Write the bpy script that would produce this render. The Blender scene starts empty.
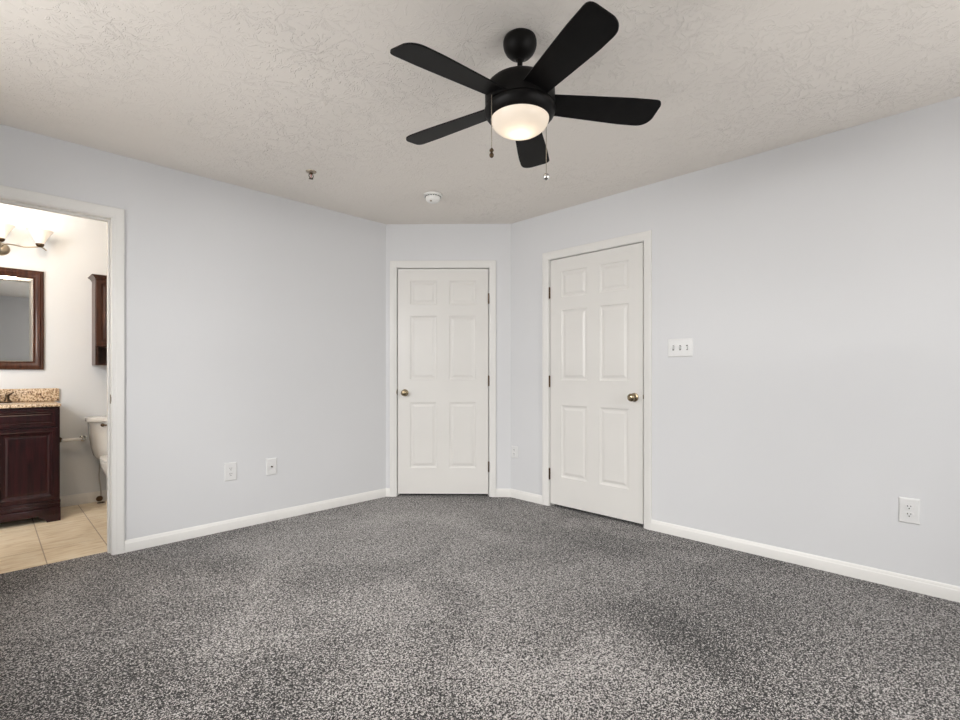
import bpy, bmesh, math, random
from mathutils import Vector, Matrix
random.seed(4)
S = bpy.context.scene
COL = S.collection
R = math.radians
PI = math.pi

# ------------------------------------------------------------------ camera
F_PX, HOR, EYE = 487.4, 373.5, 1.1017
cam_d = bpy.data.cameras.new('camera')
cam_d.sensor_fit = 'HORIZONTAL'
cam_d.sensor_width = 36.0
cam_d.lens = 36.0 * F_PX / 960.0
cam_d.shift_y = (HOR - 360.0) / 960.0
cam_d.clip_start = 0.02
cam = bpy.data.objects.new('camera', cam_d)
COL.objects.link(cam)
cam.location = (0, 0, EYE)
cam.rotation_euler = (R(90), 0, R(44.514 - 90))
S.camera = cam

# ------------------------------------------------------------------ world, daylight, exposure
w = bpy.data.worlds.new('sky')
S.world = w
w.use_nodes = True
wb = w.node_tree.nodes['Background']
wb.inputs[0].default_value = (0.92, 0.95, 1.0, 1)
wb.inputs[1].default_value = 1.0
S.view_settings.view_transform = 'Standard'
S.view_settings.look = 'None'
S.view_settings.gamma = 1.0
S.view_settings.use_curve_mapping = False
S.view_settings.exposure = 0.04

def area(name, loc, rot, sx, sy, watts, col):
    d = bpy.data.lights.new(name, 'AREA')
    d.shape = 'RECTANGLE'
    d.size, d.size_y = sx, sy
    d.energy = watts
    d.color = col
    o = bpy.data.objects.new(name, d)
    COL.objects.link(o)
    o.location = loc
    o.rotation_euler = rot
    return o
# daylight outside the two windows behind the photographer: sky light falling in, plus added low area lights aimed up to brighten the ceiling
area('window_daylight', (-1.75, 1.95, 2.20), (0, R(-66), 0), 1.5, 2.6, 255, (1.0, 0.985, 0.965))
area('window_daylight', (1.75, -2.45, 2.30), (R(64), 0, 0), 2.4, 1.5, 185, (1.0, 0.985, 0.965))
area('ceiling_fill_light', (-1.50, 1.95, 0.15), (0, R(-140), 0), 1.6, 2.6, 70, (1.0, 0.96, 0.91))
area('ceiling_fill_light', (1.75, -2.20, 0.15), (R(140), 0, 0), 2.4, 1.6, 105, (1.0, 0.96, 0.91))

# ------------------------------------------------------------------ materials
def mat(name, col=(.8, .8, .8), rough=.5, metal=0.0, bump=None, var=None, spec=.5, coat=0.0, emit=None, coord='Object'):
    """procedural principled material: optional fine bump (scale, strength, distance) and colour drift (scale, amount)"""
    m = bpy.data.materials.new(name)
    m.use_nodes = True
    nt = m.node_tree
    b = nt.nodes['Principled BSDF']
    b.inputs['Base Color'].default_value = (*col, 1)
    b.inputs['Roughness'].default_value = rough
    b.inputs['Metallic'].default_value = metal
    b.inputs['Specular IOR Level'].default_value = spec
    b.inputs['Coat Weight'].default_value = coat
    if emit:
        b.inputs['Emission Color'].default_value = (*emit[0], 1)
        b.inputs['Emission Strength'].default_value = emit[1]
    tc = nt.nodes.new('ShaderNodeTexCoord')
    if var is None:
        var = (6.0, .04)
    n = nt.nodes.new('ShaderNodeTexNoise')
    n.inputs['Scale'].default_value = var[0]
    n.inputs['Detail'].default_value = 3
    nt.links.new(tc.outputs[coord], n.inputs['Vector'])
    r = nt.nodes.new('ShaderNodeValToRGB')
    a = var[1]
    r.color_ramp.elements[0].position = .3
    r.color_ramp.elements[1].position = .7
    r.color_ramp.elements[0].color = (*[max(0, c * (1 - a)) for c in col], 1)
    r.color_ramp.elements[1].color = (*[min(1, c * (1 + a)) for c in col], 1)
    nt.links.new(n.outputs['Fac'], r.inputs['Fac'])
    nt.links.new(r.outputs['Color'], b.inputs['Base Color'])
    if bump:
        n2 = nt.nodes.new('ShaderNodeTexNoise')
        n2.inputs['Scale'].default_value = bump[0]
        n2.inputs['Detail'].default_value = 4
        nt.links.new(tc.outputs[coord], n2.inputs['Vector'])
        bp = nt.nodes.new('ShaderNodeBump')
        bp.inputs['Strength'].default_value = bump[1]
        bp.inputs['Distance'].default_value = bump[2]
        nt.links.new(n2.outputs['Fac'], bp.inputs['Height'])
        nt.links.new(bp.outputs['Normal'], b.inputs['Normal'])
    return m

def nodes(m):
    nt = m.node_tree
    return nt, nt.nodes['Principled BSDF'], (lambda t, **k: _new(nt, t, **k)), nt.links.new
def _new(nt, t, **k):
    n = nt.nodes.new('ShaderNode' + t)
    for a, v in k.items():
        setattr(n, a, v)
    return n
def blank(name, rough=.6):
    m = bpy.data.materials.new(name)
    m.use_nodes = True
    m.node_tree.nodes['Principled BSDF'].inputs['Roughness'].default_value = rough
    return m
def ramp(new, stops):
    r = new('ValToRGB')
    e = r.color_ramp.elements
    e[0].position, e[0].color = stops[0][0], (*stops[0][1], 1)
    e[1].position, e[1].color = stops[-1][0], (*stops[-1][1], 1)
    for p, c in stops[1:-1]:
        q = e.new(p)
        q.color = (*c, 1)
    return r

M = {}
M['wall'] = mat('wall_paint', (.740, .746, .760), .46, bump=(170, .12, .0006), var=(1.3, .012), coord='Object')
M['bath_wall'] = mat('bathroom_paint', (.73, .755, .785), .45, bump=(170, .1, .0006), var=(1.3, .012))
M['trim'] = mat('trim_paint', (.83, .82, .795), .32, var=(4, .01))
M['door'] = mat('door_paint', (.80, .785, .755), .34, bump=(60, .05, .0005), var=(3, .012))
M['dark'] = mat('gap_shade_black', (.03, .03, .03), .9)  # near-black colour standing in for the shade behind the door gaps
M['brass'] = mat('antique_brass', (.36, .29, .19), .24, 1.0, var=(40, .25))
M['bronze'] = mat('dark_bronze', (.10, .065, .04), .32, 1.0, var=(40, .3))
M['chrome'] = mat('chrome', (.80, .79, .77), .12, 1.0, var=(30, .03))
M['nickel'] = mat('brushed_nickel', (.44, .38, .30), .28, 1.0, var=(30, .06))
M['plastic'] = mat('white_plastic', (.80, .80, .795), .3, var=(30, .01))
M['slot'] = mat('slot_dark', (.02, .02, .02), .6)
M['fan'] = mat('fan_matte_black', (.0055, .0050, .0048), .46, bump=(140, .12, .0005), var=(18, .2), spec=.14)
M['blade'] = mat('fan_blade_black', (.0048, .0045, .0047), .44, bump=(90, .10, .0006), var=(22, .25), spec=.10)
M['detector'] = mat('detector_plastic', (.92, .91, .88), .35, var=(30, .01))
M['porcelain'] = mat('porcelain', (.86, .845, .82), .12, var=(4, .01), coat=.3)
M['white_tube'] = mat('white_roller', (.9, .89, .87), .35)
M['steel_hose'] = mat('braided_hose', (.45, .44, .42), .38, .9, bump=(400, .6, .001))
M['red_bulb'] = mat('sprinkler_glass', (.55, .05, .03), .1)

def wood(name, dark, light, rough=.3, coat=.25):
    m = blank(name, rough)
    nt, b, new, ln = nodes(m)
    b.inputs['Coat Weight'].default_value = coat
    b.inputs['Specular IOR Level'].default_value = .3
    tc = new('TexCoord')
    mp = new('Mapping')
    mp.inputs['Scale'].default_value = (28, 28, 2.2)
    ln(tc.outputs['Object'], mp.inputs['Vector'])
    n = new('TexNoise')
    n.inputs['Scale'].default_value = 1.6
    n.inputs['Detail'].default_value = 6
    n.inputs['Distortion'].default_value = .7
    ln(mp.outputs['Vector'], n.inputs['Vector'])
    r = ramp(new, [(.3, dark), (.75, light)])
    ln(n.outputs['Fac'], r.inputs['Fac'])
    ln(r.outputs['Color'], b.inputs['Base Color'])
    return m
M['cherry'] = wood('cherry_wood', (.0065, .0013, .0020), (.036, .0060, .0075), .3, .12)
M['walnut'] = wood('walnut_wood', (.022, .008, .005), (.085, .033, .019), .32, .1)
M['mirror_wood'] = wood('mirror_frame_wood', (.026, .008, .0045), (.10, .034, .016), .26, .2)

def carpet():
    m = blank('carpet', .95)
    nt, b, new, ln = nodes(m)
    b.inputs['Specular IOR Level'].default_value = .12
    b.inputs['Sheen Weight'].default_value = .15
    g = new('NewGeometry')
    v1 = new('TexVoronoi'); v1.inputs['Scale'].default_value = 270                 # single tufts, each with its own tone
    n2 = new('TexNoise'); n2.inputs['Scale'].default_value = 195; n2.inputs['Detail'].default_value = 2; n2.inputs['Roughness'].default_value = .7
    n3 = new('TexNoise'); n3.inputs['Scale'].default_value = 1.5; n3.inputs['Detail'].default_value = 4; n3.inputs['Distortion'].default_value = .9
    for n in (v1, n2, n3):
        ln(g.outputs['Position'], n.inputs['Vector'])
    n4 = new('TexNoise'); n4.inputs['Scale'].default_value = 90; n4.inputs['Detail'].default_value = 1
    ln(g.outputs['Position'], n4.inputs['Vector'])
    sx = new('SeparateColor'); ln(v1.outputs['Color'], sx.inputs[0])
    m1 = new('Math', operation='MULTIPLY_ADD')
    ln(sx.outputs[0], m1.inputs[0]); m1.inputs[1].default_value = .62; m1.inputs[2].default_value = -.60
    mx = new('Math', operation='MULTIPLY_ADD')           # tuft tone + clumps
    ln(n2.outputs['Fac'], mx.inputs[0]); mx.inputs[1].default_value = 1.55
    ln(m1.outputs[0], mx.inputs[2])
    # brushed pile: broad soft patches where the tufts lean another way; far lightening and left darkening painted in to even out the light
    pt = new('Math', operation='MULTIPLY_ADD')
    ln(n3.outputs['Fac'], pt.inputs[0]); pt.inputs[1].default_value = .36; pt.inputs[2].default_value = -.18
    p4 = new('Math', operation='MULTIPLY_ADD'); ln(n4.outputs['Fac'], p4.inputs[0]); p4.inputs[1].default_value = .70; p4.inputs[2].default_value = -.335
    l4 = new('Math', operation='ADD'); ln(pt.outputs[0], l4.inputs[0]); ln(p4.outputs[0], l4.inputs[1])
    last = l4
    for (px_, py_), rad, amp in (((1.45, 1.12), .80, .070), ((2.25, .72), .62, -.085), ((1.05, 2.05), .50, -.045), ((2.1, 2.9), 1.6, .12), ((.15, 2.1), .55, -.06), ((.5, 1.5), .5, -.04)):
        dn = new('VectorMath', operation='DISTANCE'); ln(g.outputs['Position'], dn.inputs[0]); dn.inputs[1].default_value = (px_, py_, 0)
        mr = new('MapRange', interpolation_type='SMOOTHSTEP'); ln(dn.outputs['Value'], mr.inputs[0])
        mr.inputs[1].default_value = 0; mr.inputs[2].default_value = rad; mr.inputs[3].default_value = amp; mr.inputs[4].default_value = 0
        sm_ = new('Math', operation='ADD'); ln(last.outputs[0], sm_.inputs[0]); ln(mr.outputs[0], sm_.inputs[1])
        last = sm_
    ad = new('Math', operation='ADD')
    ln(mx.outputs[0], ad.inputs[0]); ln(last.outputs[0], ad.inputs[1])
    r = ramp(new, [(.39, (.004, .0037, .0037)), (.475, (.018, .0167, .0162)), (.60, (.138, .128, .122)), (.73, (.52, .492, .475))])
    ln(ad.outputs[0], r.inputs['Fac'])
    ln(r.outputs['Color'], b.inputs['Base Color'])
    bp = new('Bump'); bp.inputs['Strength'].default_value = .35; bp.inputs['Distance'].default_value = .006
    ln(mx.outputs[0], bp.inputs['Height'])
    ln(bp.outputs['Normal'], b.inputs['Normal'])
    return m
M['carpet'] = carpet()

def stomped():
    """ceiling paint with a crow's-foot stomp texture: strokes radiating from scattered centres"""
    m = blank('stomped_ceiling', .75)
    nt, b, new, ln = nodes(m)
    b.inputs['Base Color'].default_value = (.89, .845, .79, 1)
    b.inputs['Specular IOR Level'].default_value = .25
    g = new('NewGeometry')
    mp = new('Mapping'); mp.inputs['Scale'].default_value = (1, 1, 0)
    ln(g.outputs['Position'], mp.inputs['Vector'])
    wn = new('TexNoise'); wn.inputs['Scale'].default_value = 9; wn.inputs['Detail'].default_value = 2
    ln(mp.outputs['Vector'], wn.inputs['Vector'])
    ws = new('VectorMath', operation='MULTIPLY_ADD')
    ln(wn.outputs['Color'], ws.inputs[0]); ws.inputs[1].default_value = (.10, .10, 0); ln(mp.outputs['Vector'], ws.inputs[2])
    hs = []
    for k, (off, sc) in enumerate((((0, 0, 0), 4.6), ((3.3, 7.1, 0), 4.1))):
        o = new('VectorMath', operation='ADD'); ln(ws.outputs[0], o.inputs[0]); o.inputs[1].default_value = off
        v = new('TexVoronoi', voronoi_dimensions='2D'); v.inputs['Scale'].default_value = sc
        ln(o.outputs[0], v.inputs['Vector'])
        d = new('VectorMath', operation='SUBTRACT'); ln(o.outputs[0], d.inputs[0]); ln(v.outputs['Position'], d.inputs[1])
        nm = new('VectorMath', operation='NORMALIZE'); ln(d.outputs[0], nm.inputs[0])
        ls = new('VectorMath', operation='LENGTH'); ln(d.outputs[0], ls.inputs[0])
        # coordinates (direction * 5, radius) so the noise is stretched along the strokes
        sc5 = new('VectorMath', operation='SCALE'); ln(nm.outputs[0], sc5.inputs[0]); sc5.inputs['Scale'].default_value = 4.2
        cb = new('CombineXYZ')
        rz = new('Math', operation='MULTIPLY'); ln(ls.outputs['Value'], rz.inputs[0]); rz.inputs[1].default_value = 16
        ln(rz.outputs[0], cb.inputs[2])
        ad = new('VectorMath', operation='ADD'); ln(sc5.outputs[0], ad.inputs[0]); ln(cb.outputs[0], ad.inputs[1])
        a2 = new('VectorMath', operation='MULTIPLY_ADD'); ln(v.outputs['Color'], a2.inputs[0]); a2.inputs[1].default_value = (37, 37, 37); ln(ad.outputs[0], a2.inputs[2])
        n = new('TexNoise'); n.inputs['Scale'].default_value = 1.5; n.inputs['Detail'].default_value = 1.5
        ln(a2.outputs[0], n.inputs['Vector'])
        r = ramp(new, [(.595, (0, 0, 0)), (.635, (1, 1, 1)), (.70, (.25, .25, .25))])
        ln(n.outputs['Fac'], r.inputs['Fac'])
        hs.append(r)
    mxm = new('Math', operation='MAXIMUM'); ln(hs[0].outputs[0], mxm.inputs[0]); ln(hs[1].outputs[0], mxm.inputs[1])
    pn = new('TexNoise'); pn.inputs['Scale'].default_value = 1.15; pn.inputs['Detail'].default_value = 1
    ln(mp.outputs['Vector'], pn.inputs['Vector'])
    pr = ramp(new, [(.36, (.22, .22, .22)), (.74, (1, 1, 1))])
    ln(pn.outputs['Fac'], pr.inputs['Fac'])
    pm = new('Math', operation='MULTIPLY'); ln(mxm.outputs[0], pm.inputs[0]); ln(pr.outputs['Color'], pm.inputs[1])
    bp = new('Bump'); bp.inputs['Strength'].default_value = .85; bp.inputs['Distance'].default_value = .0034
    ln(pm.outputs[0], bp.inputs['Height'])
    ln(bp.outputs['Normal'], b.inputs['Normal'])
    return m
M['ceiling'] = stomped()
M['bath_ceiling'] = mat('bathroom_ceiling_paint', (.84, .83, .80), .7)

def granite():
    m = blank('granite', .22)
    nt, b, new, ln = nodes(m)
    tc = new('TexCoord')
    n = new('TexNoise'); n.inputs['Scale'].default_value = 95; n.inputs['Detail'].default_value = 3
    v = new('TexVoronoi'); v.inputs['Scale'].default_value = 120
    for q in (n, v):
        ln(tc.outputs['Object'], q.inputs['Vector'])
    r = ramp(new, [(.34, (.10, .06, .04)), (.43, (.42, .28, .17)), (.52, (.66, .50, .34)), (.68, (.86, .76, .60))])
    ln(n.outputs['Fac'], r.inputs['Fac'])
    r2 = ramp(new, [(.10, (.55, .45, .38)), (.22, (1, 1, 1))])
    ln(v.outputs['Distance'], r2.inputs['Fac'])
    mx = new('Mix', data_type='RGBA', blend_type='MULTIPLY')
    mx.inputs['Factor'].default_value = 1
    ln(r.outputs['Color'], mx.inputs[6]); ln(r2.outputs['Color'], mx.inputs[7])
    ln(mx.outputs[2], b.inputs['Base Color'])
    return m
M['granite'] = granite()

def tiles():
    m = blank('floor_tile', .28)
    nt, b, new, ln = nodes(m)
    g = new('NewGeometry')
    sp = new('SeparateXYZ'); ln(g.outputs['Position'], sp.inputs[0])
    def line(out, off, step, wd):
        a = new('Math', operation='SUBTRACT'); ln(out, a.inputs[0]); a.inputs[1].default_value = off
        p = new('Math', operation='PINGPONG'); ln(a.outputs[0], p.inputs[0]); p.inputs[1].default_value = step / 2
        c = new('Math', operation='LESS_THAN'); ln(p.outputs[0], c.inputs[0]); c.inputs[1].default_value = wd / 2
        return c
    lx = line(sp.outputs[0], .256, .298, .0055)
    ly = line(sp.outputs[1], 4.70, .596, .0035)
    mxm = new('Math', operation='MAXIMUM'); ln(lx.outputs[0], mxm.inputs[0]); ln(ly.outputs[0], mxm.inputs[1])
    mp = new('Mapping'); mp.inputs['Scale'].default_value = (2.5, 9, 1)
    ln(g.outputs['Position'], mp.inputs['Vector'])
    n = new('TexNoise'); n.inputs['Scale'].default_value = 3; n.inputs['Detail'].default_value = 5; n.inputs['Distortion'].default_value = .8
    ln(mp.outputs['Vector'], n.inputs['Vector'])
    r = ramp(new, [(.28, (.66, .51, .34)), (.48, (.83, .70, .515)), (.72, (.92, .82, .66))])
    ln(n.outputs['Fac'], r.inputs['Fac'])
    mx = new('Mix', data_type='RGBA')
    ln(mxm.outputs[0], mx.inputs['Factor']); ln(r.outputs['Color'], mx.inputs[6])
    mx.inputs[7].default_value = (.40, .29, .19, 1)
    ln(mx.outputs[2], b.inputs['Base Color'])
    return m
M['tile'] = tiles()

def glass_shade(name, col, trans, emit=0.0, ecol=(1, .9, .78)):
    m = bpy.data.materials.new(name)
    m.use_nodes = True
    nt = m.node_tree
    nt.nodes.clear()
    new = lambda t, **k: _new(nt, t, **k)
    out = new('OutputMaterial')
    p = new('BsdfPrincipled'); p.inputs['Base Color'].default_value = (*col, 1); p.inputs['Roughness'].default_value = .25
    n = new('TexNoise'); n.inputs['Scale'].default_value = 12
    rr = ramp(new, [(.3, tuple(c * .97 for c in col)), (.7, col)])
    nt.links.new(n.outputs['Fac'], rr.inputs['Fac']); nt.links.new(rr.outputs['Color'], p.inputs['Base Color'])
    p.inputs['Emission Color'].default_value = (*ecol, 1); p.inputs['Emission Strength'].default_value = emit
    t = new('BsdfTranslucent'); t.inputs['Color'].default_value = (*col, 1)
    mx = new('MixShader'); mx.inputs[0].default_value = trans
    nt.links.new(p.outputs[0], mx.inputs[1]); nt.links.new(t.outputs[0], mx.inputs[2]); nt.links.new(mx.outputs[0], out.inputs[0])
    return m
M['bowl'] = glass_shade('frosted_bowl', (.93, .90, .86), .5, .10)
M['shade'] = glass_shade('frosted_shade', (.90, .86, .80), .10, .22)

def pane():
    m = bpy.data.materials.new('window_glass')
    m.use_nodes = True
    nt = m.node_tree
    nt.nodes.clear()
    new = lambda t, **k: _new(nt, t, **k)
    out = new('OutputMaterial'); a = new('BsdfTransparent'); g = new('BsdfGlossy'); g.inputs['Roughness'].default_value = .02
    mx = new('MixShader'); mx.inputs[0].default_value = .05
    nt.links.new(a.outputs[0], mx.inputs[1]); nt.links.new(g.outputs[0], mx.inputs[2]); nt.links.new(mx.outputs[0], out.inputs[0])
    return m
M['pane'] = pane()
M['mirror'] = mat('mirror_silver', (.90, .91, .90), .015, 1.0, var=(2, .004))

# ------------------------------------------------------------------ mesh helpers
def BM():
    return bmesh.new()
def box(bm, x0, x1, y0, y1, z0, z1, bev=0, seg=2):
    r = bmesh.ops.create_cube(bm, size=1)
    vs = r['verts']
    for v in vs:
        v.co = Vector(((x0 + x1) / 2 + v.co.x * (x1 - x0), (y0 + y1) / 2 + v.co.y * (y1 - y0), (z0 + z1) / 2 + v.co.z * (z1 - z0)))
    if bev:
        es = list({e for v in vs for e in v.link_edges})
        bmesh.ops.bevel(bm, geom=es, offset=bev, segments=seg, affect='EDGES', profile=.5)
    return bm
def lathe(bm, prof, n=32, o=(0, 0, 0), axis='Z'):
    """prof = (radius, height) list; axis 'Z' up, 'Y' = height runs to -Y (out of a wall), 'X' along +X"""
    o = Vector(o)
    def P(r, h, a):
        c, s = r * math.cos(a), r * math.sin(a)
        if axis == 'Z': return o + Vector((c, s, h))
        if axis == 'Y': return o + Vector((c, -h, s))
        return o + Vector((h, c, s))
    rings = []
    for r, h in prof:
        if r < 1e-5:
            rings.append([bm.verts.new(P(0, h, 0))])
        else:
            rings.append([bm.verts.new(P(r, h, 2 * PI * k / n)) for k in range(n)])
    for A, B in zip(rings, rings[1:]):
        if len(A) == 1 and len(B) == 1: continue
        for k in range(n):
            k2 = (k + 1) % n
            if len(A) == 1: bm.faces.new((A[0], B[k], B[k2]))
            elif len(B) == 1: bm.faces.new((A[k], B[0], A[k2]))
            else: bm.faces.new((A[k], B[k], B[k2], A[k2]))
    for E in (rings[0], rings[-1]):
        if len(E) > 1:
            bm.faces.new(E)
    return bm
def shell(bm, prof, n=40, o=(0, 0, 0)):
    """open surface of revolution (no caps)"""
    o = Vector(o)
    rings = []
    for r, h in prof:
        if r < 1e-5: rings.append([bm.verts.new(o + Vector((0, 0, h)))])
        else: rings.append([bm.verts.new(o + Vector((r * math.cos(2 * PI * k / n), r * math.sin(2 * PI * k / n), h))) for k in range(n)])
    for A, B in zip(rings, rings[1:]):
        for k in range(n):
            k2 = (k + 1) % n
            if len(A) == 1: bm.faces.new((A[0], B[k], B[k2]))
            elif len(B) == 1: bm.faces.new((A[k], B[0], A[k2]))
            else: bm.faces.new((A[k], B[k], B[k2], A[k2]))
    return bm
def smooth_path(pts, n=6):
    pts = [Vector(p) for p in pts]
    out = []
    for i in range(len(pts) - 1):
        p0, p1, p2, p3 = pts[max(i - 1, 0)], pts[i], pts[i + 1], pts[min(i + 2, len(pts) - 1)]
        for k in range(n):
            t = k / n
            out.append(.5 * ((2 * p1) + (p2 - p0) * t + (2 * p0 - 5 * p1 + 4 * p2 - p3) * t * t + (3 * p1 - p0 - 3 * p2 + p3) * t ** 3))
    out.append(pts[-1])
    return out
def tube(bm, pts, r, n=12, curve=0):
    pts = smooth_path(pts, curve) if curve else [Vector(p) for p in pts]
    rs = r if isinstance(r, (list, tuple)) else [r] * len(pts)
    if len(rs) != len(pts):
        rs = [rs[0] + (rs[-1] - rs[0]) * i / (len(pts) - 1) for i in range(len(pts))]
    T = []
    for i in range(len(pts)):
        T.append((pts[min(i + 1, len(pts) - 1)] - pts[max(i - 1, 0)]).normalized())
    up = Vector((0, 0, 1)) if abs(T[0].z) < .9 else Vector((1, 0, 0))
    a = T[0].cross(up).normalized()
    rings = []
    for i, p in enumerate(pts):
        a = (a - T[i] * a.dot(T[i])).normalized()
        b = T[i].cross(a)
        rings.append([bm.verts.new(p + (a * math.cos(2 * PI * k / n) + b * math.sin(2 * PI * k / n)) * rs[i]) for k in range(n)])
    for A, B in zip(rings, rings[1:]):
        for k in range(n):
            bm.faces.new((A[k], A[(k + 1) % n], B[(k + 1) % n], B[k]))
    bm.faces.new(rings[0]); bm.faces.new(rings[-1])
    return bm
def loft(bm, rings, n=40):
    """rings = (cx, cy, z, half_x, half_y, exponent); capped both ends"""
    L = []
    for cx, cy, z, hx, hy, e in rings:
        rr = []
        for k in range(n):
            a = 2 * PI * k / n
            c, s = math.cos(a), math.sin(a)
            rr.append(bm.verts.new((cx + hx * math.copysign(abs(c) ** (2 / e), c), cy + hy * math.copysign(abs(s) ** (2 / e), s), z)))
        L.append(rr)
    for A, B in zip(L, L[1:]):
        for k in range(n):
            bm.faces.new((A[k], A[(k + 1) % n], B[(k + 1) % n], B[k]))
    bm.faces.new(L[0]); bm.faces.new(L[-1])
    return bm
def frame_sweep(bm, prof, u0, u1, z0, z1, legs=False):
    """moulding around a rectangle (mitred). prof = (outward offset, height out of the wall -Y). legs: no bottom piece, legs run to z0"""
    def pts(o):
        if legs: return [(u0 - o, z0), (u0 - o, z1 + o), (u1 + o, z1 + o), (u1 + o, z0)]
        return [(u0 - o, z0 - o), (u0 - o, z1 + o), (u1 + o, z1 + o), (u1 + o, z0 - o)]
    L = [[bm.verts.new((u, -h, z)) for u, z in pts(o)] for o, h in prof]
    m = 3 if legs else 4
    for A, B in zip(L, L[1:]):
        for k in range(m):
            k2 = (k + 1) % 4
            bm.faces.new((A[k], A[k2], B[k2], B[k]))
    if legs:
        for k in (0, 3):
            bm.faces.new([a[k] for a in L])
    return bm
def extrude_profile(bm, prof, u0, u1, m0=0.0, m1=0.0):
    """prof = (out of wall, z) polygon, swept along X; m0/m1 mitre factors"""
    A = [bm.verts.new((u0 + m0 * d, -d, z)) for d, z in prof]
    B = [bm.verts.new((u1 + m1 * d, -d, z)) for d, z in prof]
    n = len(prof)
    for k in range(n):
        bm.faces.new((A[k], A[(k + 1) % n], B[(k + 1) % n], B[k]))
    bm.faces.new(A); bm.faces.new(B)
    return bm
def panelled(bm, x0, x1, z0, z1, yf, thick, panels, steps):
    """slab whose front (facing -Y, at y=yf) has nested recessed / raised panels. steps = (inset, depth) list"""
    xs = sorted({x0, x1} | {p[0] for p in panels} | {p[1] for p in panels})
    zs = sorted({z0, z1} | {p[2] for p in panels} | {p[3] for p in panels})
    def quad(a, b, c, d): bm.faces.new([bm.verts.new(v) for v in (a, b, c, d)])
    for i in range(len(xs) - 1):
        for j in range(len(zs) - 1):
            a, b, c, d = xs[i], xs[i + 1], zs[j], zs[j + 1]
            cx, cz = (a + b) / 2, (c + d) / 2
            if any(p[0] < cx < p[1] and p[2] < cz < p[3] for p in panels): continue
            quad((a, yf, c), (b, yf, c), (b, yf, d), (a, yf, d))
    for a, b, c, d in panels:
        prev = None
        for ins, dep in [(0, 0)] + list(steps):
            cur = [(a + ins, yf + dep, c + ins), (b - ins, yf + dep, c + ins), (b - ins, yf + dep, d - ins), (a + ins, yf + dep, d - ins)]
            if prev:
                for k in range(4):
                    quad(prev[k], prev[(k + 1) % 4], cur[(k + 1) % 4], cur[k])
            prev = cur
        quad(*prev)
    yb = yf + thick
    quad((x0, yb, z0), (x0, yb, z1), (x1, yb, z1), (x1, yb, z0))
    for j in range(len(zs) - 1):
        quad((x0, yf, zs[j]), (x0, yf, zs[j + 1]), (x0, yb, zs[j + 1]), (x0, yb, zs[j]))
        quad((x1, yf, zs[j]), (x1, yb, zs[j]), (x1, yb, zs[j + 1]), (x1, yf, zs[j + 1]))
    for i in range(len(xs) - 1):
        quad((xs[i], yf, z0), (xs[i], yb, z0), (xs[i + 1], yb, z0), (xs[i + 1], yf, z0))
        quad((xs[i], yf, z1), (xs[i + 1], yf, z1), (xs[i + 1], yb, z1), (xs[i], yb, z1))
    bmesh.ops.remove_doubles(bm, verts=bm.verts, dist=1e-5)
    return bm

def obj(name, bm, m, parent=None, smooth=None, loc=None, rotz=0, recalc=True):
    if recalc:
        bmesh.ops.recalc_face_normals(bm, faces=bm.faces)
    me = bpy.data.meshes.new(name)
    bm.to_mesh(me)
    bm.free()
    for k in (m if isinstance(m, list) else [m]):
        me.materials.append(M[k])
    if smooth is not None:
        for p in me.polygons: p.use_smooth = True
        me.set_sharp_from_angle(angle=R(smooth))
    o = bpy.data.objects.new(name, me)
    COL.objects.link(o)
    if parent: o.parent = parent
    if loc: o.location = loc
    if rotz: o.rotation_euler = (0, 0, rotz)
    return o
def tag(o, label, cat, group=None, kind=None):
    o['label'] = label
    o['category'] = cat
    if group: o['group'] = group
    if kind: o['kind'] = kind
    return o
def thing(name, label, cat, loc, rotz=0, group=None):
    o = bpy.data.objects.new(name, None)
    o.empty_display_size = .05
    COL.objects.link(o)
    o.location = loc
    o.rotation_euler = (0, 0, rotz)
    return tag(o, label, cat, group)
def lamp(name, parent, loc, watts, col, rad):
    d = bpy.data.lights.new(name, 'POINT')
    d.energy, d.color, d.shadow_soft_size = watts, col, rad
    o = bpy.data.objects.new(name, d)
    COL.objects.link(o)
    o.parent = parent
    o.location = loc
    return o

# ------------------------------------------------------------------ setting
H = 2.44
LW, RW = 3.668, 3.300                       # left wall y, right wall x
CA, CB = Vector((2.525, LW)), Vector((RW, 2.855))   # ends of the angled corner wall
DROT = math.atan2(CB.y - CA.y, CB.x - CA.x)
DLEN = (CB - CA).length
XW, YS = -0.45, -1.15                       # walls behind the photographer
BY, BX0, BX1 = 5.31, -0.95, 1.50            # bathroom
T = 0.12
FR = {'left': ((XW, LW, 0), 0), 'right': ((RW, CB.y, 0), -PI / 2), 'corner': ((CA.x, CA.y, 0), DROT),
      'side': ((XW, YS, 0), PI / 2), 'rear': ((RW, YS, 0), PI)}

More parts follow.
